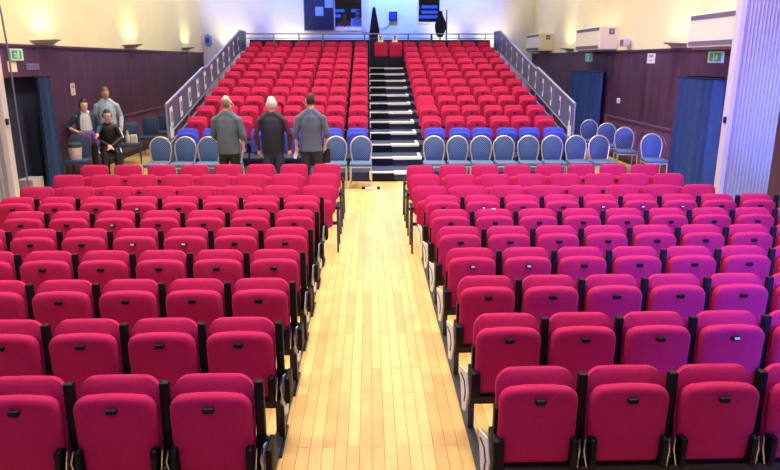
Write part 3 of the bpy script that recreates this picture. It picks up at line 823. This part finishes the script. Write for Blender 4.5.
# control room contents
t = thing('control_desk', 'dark control desk inside the lit control room window', 'desk', (-.7, YB+.75, 2.4))
b = B(); bx(b, -.75, .75, -.3, .3, .95, 1.0); obj('desk_top', b, 'black', t)
for x in (-.7, .7):
    b = B(); bx(b, x-.03, x+.03, -.28, .28, 0, .95); obj('leg', b, 'black', t)
b = B(); bx(b, -.6, .1, -.2, .2, 1.0, 1.12, rot=Matrix.Rotation(-.15, 3, 'X')); obj('mixing_console', b, 'blackm', t)
b = B(); bx(b, -.02, .35, 0, .01, 0, .47); t = obj('paper_sheet', b, 'pale'); t.location = (-.64, YB+.47, 3.4); t.rotation_euler.x = .0; tag(t, 'pale sheet standing inside the control room window', 'paper')
b = B(); bx(b, 0, .17, 0, .06, 0, .2, bev=.004); t = obj('carton', b, 'pink'); t.location = (-.36, YB-.12, 3.36)
bpy.data.objects.remove(t)
for k, (x0, x1, z0) in enumerate(((-1.35, -.95, 4.2), (-1.35, -1.1, 4.0), (-.7, -.35, 4.2), (2.1, 2.75, 4.35), (2.1, 2.75, 4.15), (1.85, 2.05, 4.3), (1.95, 2.8, 3.97))):  # added glowing strips imitating stage lights reflected in the panes
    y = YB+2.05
    t = thing('reflection_strip', 'glowing blue strip imitating a reflection in the %s window, %s' % (('control room', ['upper row', 'lower row', 'beside the standing person'][k]) if k < 3 else ('far dark', ['top strip', 'second strip', 'small round-edged one', 'lowest strip'][k-3])), 'reflection_strip', (0, y, 0), 0, 'blue reflection strips behind the windows')
    b = B(); bx(b, x0, x1, 0, .05, z0, z0+.13); obj('case', b, 'black', t)  # dark backing of the added glowing strip
    b = B(); bx(b, x0+.01, x1-.01, -.004, 0, z0+.01, z0+.12); obj('glow_face', b, 'reflection_strip', t)
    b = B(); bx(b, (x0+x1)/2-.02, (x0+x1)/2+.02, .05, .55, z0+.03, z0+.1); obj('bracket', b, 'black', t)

# ------------------------------------------------------------------ people
def build_person(name, label, loc, rz, prims, mats, hair=None, clothes=(), face=True, head=None, voxel=.011, hem=None):
    """prims: list of (tag, [(point, rx, ry)...]) tubes and ellipsoids fused into one continuous body"""
    t = thing(name, label, 'person', loc, rz)
    b = B(); samp = []
    for tg, pts in prims:
        P = [(Vector(p), rx, ry) for p, rx, ry in pts]
        rings = []; n = 16; K_ = len(P)
        # end caps
        full = []
        d0 = (P[1][0]-P[0][0]).normalized(); d1 = (P[-1][0]-P[-2][0]).normalized()
        cf = .15 if tg == 'top' and P[0][1] > .1 else 1.
        for a in (80, 50, 22): full.append((P[0][0]-d0*cf*min(P[0][1], P[0][2])*math.sin(math.radians(a)), P[0][1]*math.cos(math.radians(a)), P[0][2]*math.cos(math.radians(a)), d0))
        for i, (p, rx, ry) in enumerate(P):
            d = (P[min(i+1, K_-1)][0]-P[max(i-1, 0)][0]).normalized(); full.append((p, rx, ry, d))
        for a in (22, 50, 80): full.append((P[-1][0]+d1*min(P[-1][1], P[-1][2])*math.sin(math.radians(a)), P[-1][1]*math.cos(math.radians(a)), P[-1][2]*math.cos(math.radians(a)), d1))
        for p, rx, ry, d in full:
            ref = Vector((0, 1, 0)) if abs(d.y) < .8 else Vector((0, 0, 1))
            s_ = ref.cross(d).normalized(); u_ = d.cross(s_).normalized()
            rings.append([b.verts.new(p+s_*rx*math.cos(2*PI*k/n)+u_*ry*math.sin(2*PI*k/n)) for k in range(n)])
        for A_, B_ in zip(rings, rings[1:]):
            for k in range(n): b.faces.new((A_[k], A_[(k+1) % n], B_[(k+1) % n], B_[k]))
        b.faces.new(rings[0][::-1]); b.faces.new(rings[-1])
        for (p, rx, ry), (q, r2, r3) in zip(P, P[1:]):
            for f in np.linspace(0, 1, 7):
                c = p.lerp(q, f); samp.append((c.x, c.y, c.z, (rx*(1-f)+r2*f+ry*(1-f)+r3*f)/2, tg))
    bmesh.ops.recalc_face_normals(b, faces=b.faces)
    me = bpy.data.meshes.new('body_raw'); b.to_mesh(me); b.free()
    tmp = bpy.data.objects.new('body_raw', me); COL.objects.link(tmp)
    md = tmp.modifiers.new('r', 'REMESH'); md.mode = 'VOXEL'; md.voxel_size = voxel
    sm = tmp.modifiers.new('s', 'SMOOTH'); sm.factor = .5; sm.iterations = 3
    dg = bpy.context.evaluated_depsgraph_get()
    me2 = bpy.data.meshes.new_from_object(tmp.evaluated_get(dg)); me2.name = 'body'
    bpy.data.objects.remove(tmp)
    me2.materials.clear()
    tags = list(mats.keys())
    for k in tags: me2.materials.append(M[mats[k]])
    nf = len(me2.polygons); cen = np.empty(nf*3); me2.polygons.foreach_get('center', cen); cen = cen.reshape(-1, 3)
    sc = np.array([s_[:3] for s_ in samp]); sr = np.array([s_[3] for s_ in samp]); st = np.array([tags.index(s_[4]) for s_ in samp])
    idx = np.empty(nf, int)
    for i in range(0, nf, 4000):
        c = cen[i:i+4000]; d = np.linalg.norm(c[:, None, :]-sc[None], axis=2)-sr[None]
        idx[i:i+4000] = st[np.argmin(d, axis=1)]
    if hem:
        ti, li_ = tags.index('top'), tags.index('legs')
        idx[(idx == ti) & (cen[:, 2] < hem)] = li_; idx[(idx == li_) & (cen[:, 2] > hem)] = ti
    me2.polygons.foreach_set('material_index', idx.astype(np.int32)); me2.polygons.foreach_set('use_smooth', np.ones(nf, bool)); me2.update()
    body = bpy.data.objects.new('body', me2); COL.objects.link(body); body.parent = t
    def shell(nm, mask, off, m):
        bm = bmesh.new(); bm.from_mesh(me2); bm.faces.ensure_lookup_table()
        kill = [f for f in bm.faces if not mask[f.index]]
        nrm = {v: v.normal.copy() for v in bm.verts}
        bmesh.ops.delete(bm, geom=kill, context='FACES')
        for v in bm.verts: v.co += v.normal*off
        r = bmesh.ops.extrude_face_region(bm, geom=bm.faces[:])
        for v in [g for g in r['geom'] if isinstance(g, bmesh.types.BMVert)]: v.co -= v.normal*off*.8
        for f in bm.faces: f.material_index = 0
        o = obj(nm, bm, m, t, True, 60); return o
    for nm, tgs, off, m in clothes:
        mask = np.isin(idx, [tags.index(q) for q in tgs]); shell(nm, mask, off, m)
    if head is not None:
        hc, yaw, R_ = head   # centre, turn, radius; face looks along local -Y turned by yaw
        cy, sy = math.cos(yaw), math.sin(yaw)
        def loc2(x, y, z): return (hc[0]+x*cy-y*sy, hc[1]+x*sy+y*cy, hc[2]+z)
        if hair:
            rel = cen-np.array(hc); lx = rel[:, 0]*cy+rel[:, 1]*sy; ly = -rel[:, 0]*sy+rel[:, 1]*cy; lz = rel[:, 2]
            hd = idx == tags.index('head')
            f, hm, off = hair; mask = hd & f(lx, ly, lz); shell('hair', mask, off, hm)
        if face:
            b = B()
            for s_ in (-1, 1): bmesh.ops.create_icosphere(b, subdivisions=2, radius=.008, matrix=Matrix.Translation(loc2(s_*.033, -.086, .004)))
            obj('eyes', b, 'eye', t, True)
            b = B(); tube(b, [loc2(-.025, -.088, -.068), loc2(0, -.1, -.07), loc2(.025, -.088, -.068)], .006, 6); obj('mouth', b, 'lip', t, True)
    return t

def hand(w, d, pal, tg='hand', fold=.5):
    """palm plus four unequal fingers and a thumb; d = direction, pal = palm normal"""
    w = Vector(w); d = Vector(d).normalized(); pal = Vector(pal).normalized(); s_ = d.cross(pal).normalized(); out = []
    k = w+d*.085
    out.append((tg, [(w, .024, .02), (w+d*.04, .036, .018), (k, .04, .016)]))
    for j, (o_, L) in enumerate(((-.031, .068), (-.010, .078), (.011, .073), (.031, .058))):
        a = k+s_*o_*1.15; m_ = a+d*L*.5+pal*L*.15*fold; e = m_+d*L*.4+pal*L*.4*fold
        out.append((tg, [(a-d*.02, .0095, .0095), (m_, .0088, .0088), (e, .0078, .0078)]))
    a = w+d*.03-s_*.034; m_ = a-s_*.028+d*.03+pal*.01; e = m_+d*.03-s_*.006+pal*.014
    out.append((tg, [(a+s_*.02, .012, .012), (m_, .0105, .0105), (e, .009, .009)]))
    return out

def head_prims(hc, yaw, neck0, R=.0):
    cy, sy = math.cos(yaw), math.sin(yaw)
    def L(x, y, z): return (hc[0]+x*cy-y*sy, hc[1]+x*sy+y*cy, hc[2]+z)
    P = [('head', [(L(0, -.008, -.075), .05, .062), (L(0, 0, -.02), .072, .088), (L(0, .006, .045), .075, .095), (L(0, .008, .075), .06, .078)]),
         ('head', [(L(0, -.055, -.092), .028, .024), (L(0, -.045, -.06), .045, .04)]),
         ('head', [(L(0, -.096, .012), .010, .010), (L(0, -.112, -.03), .015, .013)]),
         ('head', [(L(-.03, -.066, .03), .02, .018), (L(.03, -.066, .03), .02, .018)]),
         ('head', [(neck0, .055, .058), (L(0, .015, -.09), .052, .055)])]
    for s_ in (-1, 1): P.append(('head', [(L(s_*.078, .008, -.025), .008, .014), (L(s_*.084, .016, .018), .009, .018)]))
    return P

def stander(h, sh=.2, torso_t='top', arm_r=None, arm_l=None, slv=None, belly=.0, stance=.1, headyaw=0., lean=0., hem=.0, bulk=1., shoes=True, feet_dir=0.):
    """returns prims for an upright person facing -Y; slv = ('top' tag for upper, tag for forearm)"""
    k = h/1.8; P = []
    z = lambda v: v*k
    ch = bulk
    P.append((torso_t, [((0, .01, z(.90)-hem), .165*ch*k, .125*ch*k), ((0, .0, z(1.02)), .168*ch*k, (.125+belly)*ch*k), ((0, .0, z(1.15)), .165*ch*k, (.122+belly)*ch*k), ((0, .012, z(1.30)), .18*ch*k, .125*ch*k), ((0, .015, z(1.42)), .165*ch*k, .105*k), ((0, .015, z(1.49)), .09*k, .075*k)]))
    S_ = {}
    for s_ in (-1, 1):
        P.append((torso_t, [((s_*.03, .015, z(1.515)), .062*k, .066*k), ((s_*.09, .015, z(1.465)), .07*k, .07*k), ((s_*(sh-.02), .015, z(1.405)), .055*ch*k, .062*ch*k)]))
    P.append(('legs', [((0, .01, z(.88)), .16*ch*k, .115*ch*k), ((0, .01, z(.98)), .16*ch*k, .115*ch*k)]))
    for s_ in (-1, 1):
        x = s_*stance
        P.append(('legs', [((s_*.085*k, .01, z(.90)), .092*k, .10*k), ((x*.98, .005, z(.68)), .082*k, .088*k), ((x, -.01, z(.48)), .062*k, .066*k), ((x, .01, z(.34)), .06*k, .064*k), ((x, .02, z(.10)), .05*k, .052*k)]))
        fx = math.sin(feet_dir+s_*.15)
        P.append(('shoe', [((x, .04, .045), .042, .042), ((x+fx*.05, -.08, .04), .046, .036), ((x+fx*.12, -.16, .03), .038, .027)]))
    hz = h-.118
    hc = (0, lean-.01, hz)
    P += head_prims(hc, headyaw, (0, .02, z(1.46)))
    return P, hc
def arm(P, s_, sh, k, elbow, wrist, up='top', fore='top', pal=(0, 1, 0), r=1., hnd=True, rolled=False):
    S0 = Vector((s_*sh, .015, 1.40*k))
    e = Vector(elbow); w = Vector(wrist)
    P.append((up, [(S0, .06*r, .062*r), (S0.lerp(e, .5), .052*r, .054*r), (e, .044*r, .046*r)]))
    if rolled:
        m_ = e.lerp(w, .25); P.append((up, [(e, .046*r, .046*r), (m_, .045*r, .045*r)])); P.append((fore, [(m_, .036, .038), (w, .025, .026)]))
    else:
        P.append((fore, [(e, .045*r, .046*r), (e.lerp(w, .4), .042*r, .042*r), (w, .032*r, .032*r)]))
    if hnd: P.extend(hand(w, (w-e), pal))

base = dict(head='skin', hand='skin', shoe='shoe')
# three men behind the floor rows, seen from behind (rz about PI: they face the stand)
k = 1.0
P, hc = stander(1.78, .195, belly=.03, headyaw=-1.2, bulk=1.08, hem=.09)
arm(P, -1, .2, .99, (-.27, .03, 1.14), (-.22, -.10, .92), pal=(1, 0, 0), fore='hand', rolled=True, r=1.05)
arm(P, 1, .2, .99, (.26, .0, 1.14), (.2, -.2, 1.0), pal=(-1, 0, 0), r=1.05)
build_person('person', 'man in a grey-green jacket and black trousers seen from behind, head turned', (-2.4, 11.35, 0), PI-.15, P, dict(base, top='jk1', legs='trs'),
    hair=(lambda x, y, z: ((z > -.055) & (y > -.02) & (z < .075)) | ((z > -.06) & (abs(x) > .055) & (y > -.045) & (z < .055)), 'hair_g', .008),
    clothes=[('jacket', ['top'], .008, 'jk1'), ('trousers', ['legs'], .004, 'trs'), ('shoes', ['shoe'], .003, 'shoe')], hem=0.83, head=(hc, -1.2, 1))
P, hc = stander(1.75, .2, belly=.03, headyaw=.0, bulk=1.12, hem=.06)
arm(P, -1, .21, .975, (-.29, .02, 1.13), (-.27, -.06, .88), up='sleeve', fore='sleeve', pal=(1, 0, 0))
arm(P, 1, .21, .975, (.29, .02, 1.13), (.26, -.06, .88), up='sleeve', fore='sleeve', pal=(-1, 0, 0))
m2 = build_person('person', 'white-haired man in a navy padded gilet and jeans seen from behind', (-1.66, 11.45, 0), PI, P, dict(base, top='jk2', legs='jean', sleeve='maroon'),
    hair=(lambda x, y, z: ((z > -.05) & (y > -.03)) | (z > .055), 'hair_w', .012),
    clothes=[('gilet', ['top'], .018, 'jk2'), ('jeans', ['legs'], .004, 'jean'), ('shoes', ['shoe'], .003, 'shoe')], hem=0.86, head=(hc, 0, 1))
P, hc = stander(1.81, .195, headyaw=1.2, bulk=1.0, hem=.06)
arm(P, 1, .2, 1.005, (.27, .02, 1.17), (.26, -.07, .93), pal=(-1, 0, 0), fore='hand', rolled=True)
arm(P, -1, .2, 1.005, (-.27, .03, 1.17), (-.23, -.08, .94), pal=(1, 0, 0), fore='hand', rolled=True)
build_person('person', 'dark-haired man in a slate jumper with pushed-up sleeves, seen from behind', (-1.0, 11.4, 0), PI+.05, P, dict(base, top='jk3', legs='trs3'),
    hair=(lambda x, y, z: ((z > -.045) & (y > -.03)) | (z > .05), 'hair_d', .008),
    clothes=[('jumper', ['top'], .008, 'jk3'), ('trousers', ['legs'], .004, 'trs3'), ('shoes', ['shoe'], .003, 'shoe')], hem=0.86, head=(hc, 1.2, 1))
b = B(); bx(b, -.03, .03, -.008, .008, -.12, .03, rot=Matrix.Rotation(.3, 3, 'Y')); t = obj('folded_paper', b, 'white'); t.location = (-1.285, 11.51, .83); tag(t, 'folded white paper held in the slate-jumper man\'s hand', 'paper')
t = thing('shoulder_bag', 'small black bag at the hip of the man in the slate jumper', 'bag', (-.76, 11.62, .74))
b = B(); bx(b, -.07, .07, -.06, .06, -.12, .14, bev=.02); obj('body', b, 'bag', t, True); b = B(); tube(b, [(-.05, 0, .13), (-.05, 0, .19), (.05, 0, .19), (.05, 0, .13)], .008, 6); obj('handle', b, 'bag', t, True)
# woman at the left wall, hand on hip
P, hc = stander(1.6, .175, headyaw=.35, bulk=.9, hem=.05)
arm(P, -1, .18, .9, (-.36, .05, 1.06), (-.17, -.12, .98), up='sleeve', fore='hand', pal=(1, .3, 0), rolled=True, r=.95)
arm(P, 1, .18, .9, (.24, .03, 1.06), (.2, -.16, .93), up='sleeve', fore='sleeve', pal=(-1, 0, 0), r=.95)
P.append(('sleeve', [((-.09, .03, .98), .085, .10), ((-.1, .03, 1.2), .085, .10), ((-.08, .03, 1.3), .08, .09)]))
P.append(('sleeve', [((.11, .03, .98), .065, .10), ((.12, .03, 1.2), .065, .10), ((.09, .03, 1.3), .07, .09)]))
P.append(('waist', [((0, .0, .82), .165, .135), ((0, .0, .90), .168, .135)]))
P.append(('waist', [((.12, -.11, .92), .035, .03), ((.17, -.13, .74), .05, .03)]))
build_person('person', 'woman with tied dark hair, dark denim jacket and purple cloth at her waist', (-5.74, 13.68, 0), .35, P, dict(base, top='pale_top', legs='trs', sleeve='jk4', waist='purple'),
    hair=(lambda x, y, z: ((z > -.06) & (y > .0)) | (z > .064) | ((abs(x) > .062) & (y > -.02) & (z > -.03)), 'hair_d', .009),
    clothes=[('jacket', ['sleeve'], .007, 'jk4'), ('waist_cloth', ['waist'], .01, 'purple'), ('trousers', ['legs'], .004, 'trs'), ('shoes', ['shoe'], .003, 'shoe')], head=(hc, .35, 1))
# fair-haired person standing behind the seated one
P, hc = stander(1.78, .19, headyaw=.25, bulk=1.02, hem=.12)
arm(P, -1, .195, .99, (-.27, .05, 1.14), (-.22, -.1, .93), pal=(1, 0, 0))
arm(P, 1, .195, .99, (.28, .04, 1.14), (.25, -.1, .93), pal=(-1, 0, 0))
P.append(('top', [((-.07, .06, 1.50), .05, .05), ((.07, .06, 1.50), .05, .05)]))
build_person('person', 'fair-haired person standing in a pale blue-grey hooded top', (-5.78, 14.95, 0), .45, P, dict(base, top='jk5', legs='trs'),
    hair=(lambda x, y, z: ((z > -.04) & (y > .0)) | (z > .058), 'hair_b', .012),
    clothes=[('hooded_top', ['top'], .009, 'jk5'), ('trousers', ['legs'], .004, 'trs'), ('shoes', ['shoe'], .003, 'shoe')], hem=.8, head=(hc, .25, 1))
# seated person in a black tracksuit (on the second stacking chair, local origin on its floor point)
P = []
P.append(('top', [((0, .08, .56), .17, .13), ((0, .07, .72), .165, .13), ((0, .03, .88), .17, .12), ((0, .0, 1.0), .155, .10), ((0, -.01, 1.06), .08, .07)]))
for s_ in (-1, 1):
    P.append(('top', [((s_*.06, 0, 1.03), .065, .065), ((s_*.165, 0, 1.0), .06, .06)]))
    kn = (s_*.13+.03, -.36, .50); an = (s_*.12+.04, -.34, .10)
    P.append(('legs', [((s_*.09, .06, .55), .095, .085), ((s_*.11, -.16, .545), .085, .08), (kn, .066, .062), ((kn[0], -.375, .3), .06, .062), (an, .05, .05)]))
    P.append(('shoe', [((an[0], -.32, .05), .042, .042), ((an[0]+.01, -.44, .04), .046, .036), ((an[0]+.02, -.51, .032), .038, .027)]))
P.append(('legs', [((0, .08, .54), .16, .11), ((0, .06, .58), .16, .11)]))
for s_, e, w in ((-1, (-.25, -.08, .78), (-.03, -.26, .66)), (1, (.26, -.06, .78), (.06, -.27, .65))):
    S0 = Vector((s_*.18, 0, .99)); e = Vector(e); w = Vector(w)
    P.append(('top', [(S0, .058, .06), (S0.lerp(e, .5), .052, .052), (e, .045, .045)])); P.append(('top', [(e, .045, .045), (w, .033, .033)])); P += hand(w, w-e, (0, -.2, -1))
hc = (.02, -.06, 1.25)
P += head_prims(hc, .35, (0, .0, 1.03))
sit = build_person('person', 'young person sitting in a black tracksuit with white side stripes', (-5.48, 14.1, 0), .35, P, dict(base, top='trk', legs='trk'),
    hair=(lambda x, y, z: ((z > -.03) & (y > -.01)) | (z > .06), 'hair_d', .009),
    clothes=[('tracksuit_top', ['top'], .008, 'trk'), ('tracksuit_bottoms', ['legs'], .004, 'trk'), ('shoes', ['shoe'], .003, 'shoe')], head=(hc, .35, 1))
b = B()
for s_ in (-1, 1):
    tube(b, [(s_*.225, -.045, 1.0), (s_*.262, -.075, .9), (s_*.292, -.11, .79)], .014, 6)
    tube(b, [(s_*.205, .03, .56), (s_*.215, -.16, .555), (s_*.21+.02, -.36, .52)], .012, 6)
obj('side_stripes', b, 'white', sit, True)
# two people inside the control room
for (x, y, h_, lab, topm) in ((-.95, YB+1.3, 1.72, 'person in a red top behind the control room window', 'redtop'), (-.42, YB+1.0, 1.8, 'person in blue standing at the edge of the control room window', 'paleblue')):
    P, hc = stander(h_, .19, headyaw=.2)
    arm(P, -1, .195, h_/1.8, (-.28, -.02, 1.13*h_/1.8), (-.16, -.28, 1.06*h_/1.8), pal=(0, 0, -1))
    arm(P, 1, .195, h_/1.8, (.28, -.02, 1.13*h_/1.8), (.16, -.28, 1.06*h_/1.8), pal=(0, 0, -1))
    build_person('person', lab, (x, y, 2.4), 0, P, dict(base, top=topm, legs='trs'), hair=(lambda x, y, z: ((z > -.04) & (y > .0)) | (z > .058), 'hair_d', .01),
        clothes=[('shirt', ['top'], .008, topm)], head=(hc, .2, 1), voxel=.014)

# ------------------------------------------------------------------ lights
def area(name, loc, rot, sx, sy, e, col, spread=180):
    l = bpy.data.lights.new(name, 'AREA'); l.shape = 'RECTANGLE'; l.size = sx; l.size_y = sy; l.energy = e; l.color = col; l.spread = math.radians(spread)
    o = bpy.data.objects.new(name, l); COL.objects.link(o); o.location = loc; o.rotation_euler = rot; return o
def spot(name, loc, tgt, e, col, ang=40, blend=.6, r=.08):
    l = bpy.data.lights.new(name, 'SPOT'); l.energy = e; l.color = col; l.spot_size = math.radians(ang); l.spot_blend = blend; l.shadow_soft_size = r
    o = bpy.data.objects.new(name, l); COL.objects.link(o); o.location = loc
    o.rotation_euler = (Vector(tgt)-Vector(loc)).to_track_quat('-Z', 'Y').to_euler(); return o
warm = (1, .93, .82)
for y, e in ((4.6, 105), (8.1, 125), (12.0, 125), (15.7, 100), (19.4, 80)):
    for x in (-3.3, 0, 3.3):
        area('ceiling_lamp', (x, y, ZC-.05), (0, 0, 0), 1.4, .5, e, warm, 110)
for sx in (-1, 1):      # unseen strip lights added to brighten the cream side walls
    area('wall_fill', (sx*4.3, 15.5, ZC-.12), (0, sx*math.radians(-52), 0), .25, 18.5, 200 if sx < 0 else 150, (1, .9, .66), 120)
# violet and blue stage lanterns above the stage front
area('stage_lantern', (0, -1.0, 4.6), (math.radians(62), 0, 0), 5, .4, 125, (.28, .24, 1))
spot('stage_wash', (5.6, -1.0, 3.4), (4.3, 3.8, .5), 7000, (.05, .13, 1), 52, 1, .2)
spot('stage_wash', (-.5, -1.0, 5.0), (6.2, 14.2, 1.5), 9000, (.22, .14, 1), 22, 1, .2)
spot('stage_wash', (5.85, -1.0, 3.0), (6.1, 13.0, 1.2), 9000, (.12, .2, 1), 16, 1, .1)  # extra spot added to graze the right curtain and show its folds
# blue and yellow washes on the back wall
for x, e in ((-4.6, 500), (-2.2, 900), (.8, 2300), (3.4, 1000)):
    spot('back_wash', (x, 24.0, 6.45), (x, YB, 4.9), e, (.05, .16, 1), 84, .9, .1)
for x in (-5.0, -2.9, 2.8, 4.6):
    spot('back_uplight', (x, YB-.7, 2.3), (x, YB, 3.9), 130, (1, .84, .40), 80, .9, .05)
spot('booth_light', (0, YB+.6, 5.3), (-.8, YB+1.3, 3.5), 20, (.5, .5, 1), 120, .9, .1)

w = bpy.data.worlds.new('world'); S.world = w; w.use_nodes = True
w.node_tree.nodes['Background'].inputs['Color'].default_value = (.85, .85, 1, 1)
w.node_tree.nodes['Background'].inputs['Strength'].default_value = .18
S.view_settings.view_transform = 'Standard'; S.view_settings.look = 'None'; S.view_settings.exposure = 0.05; S.view_settings.gamma = 1
S.view_settings.use_curve_mapping = False
S.cycles.max_bounces = 6; S.cycles.use_denoising = True
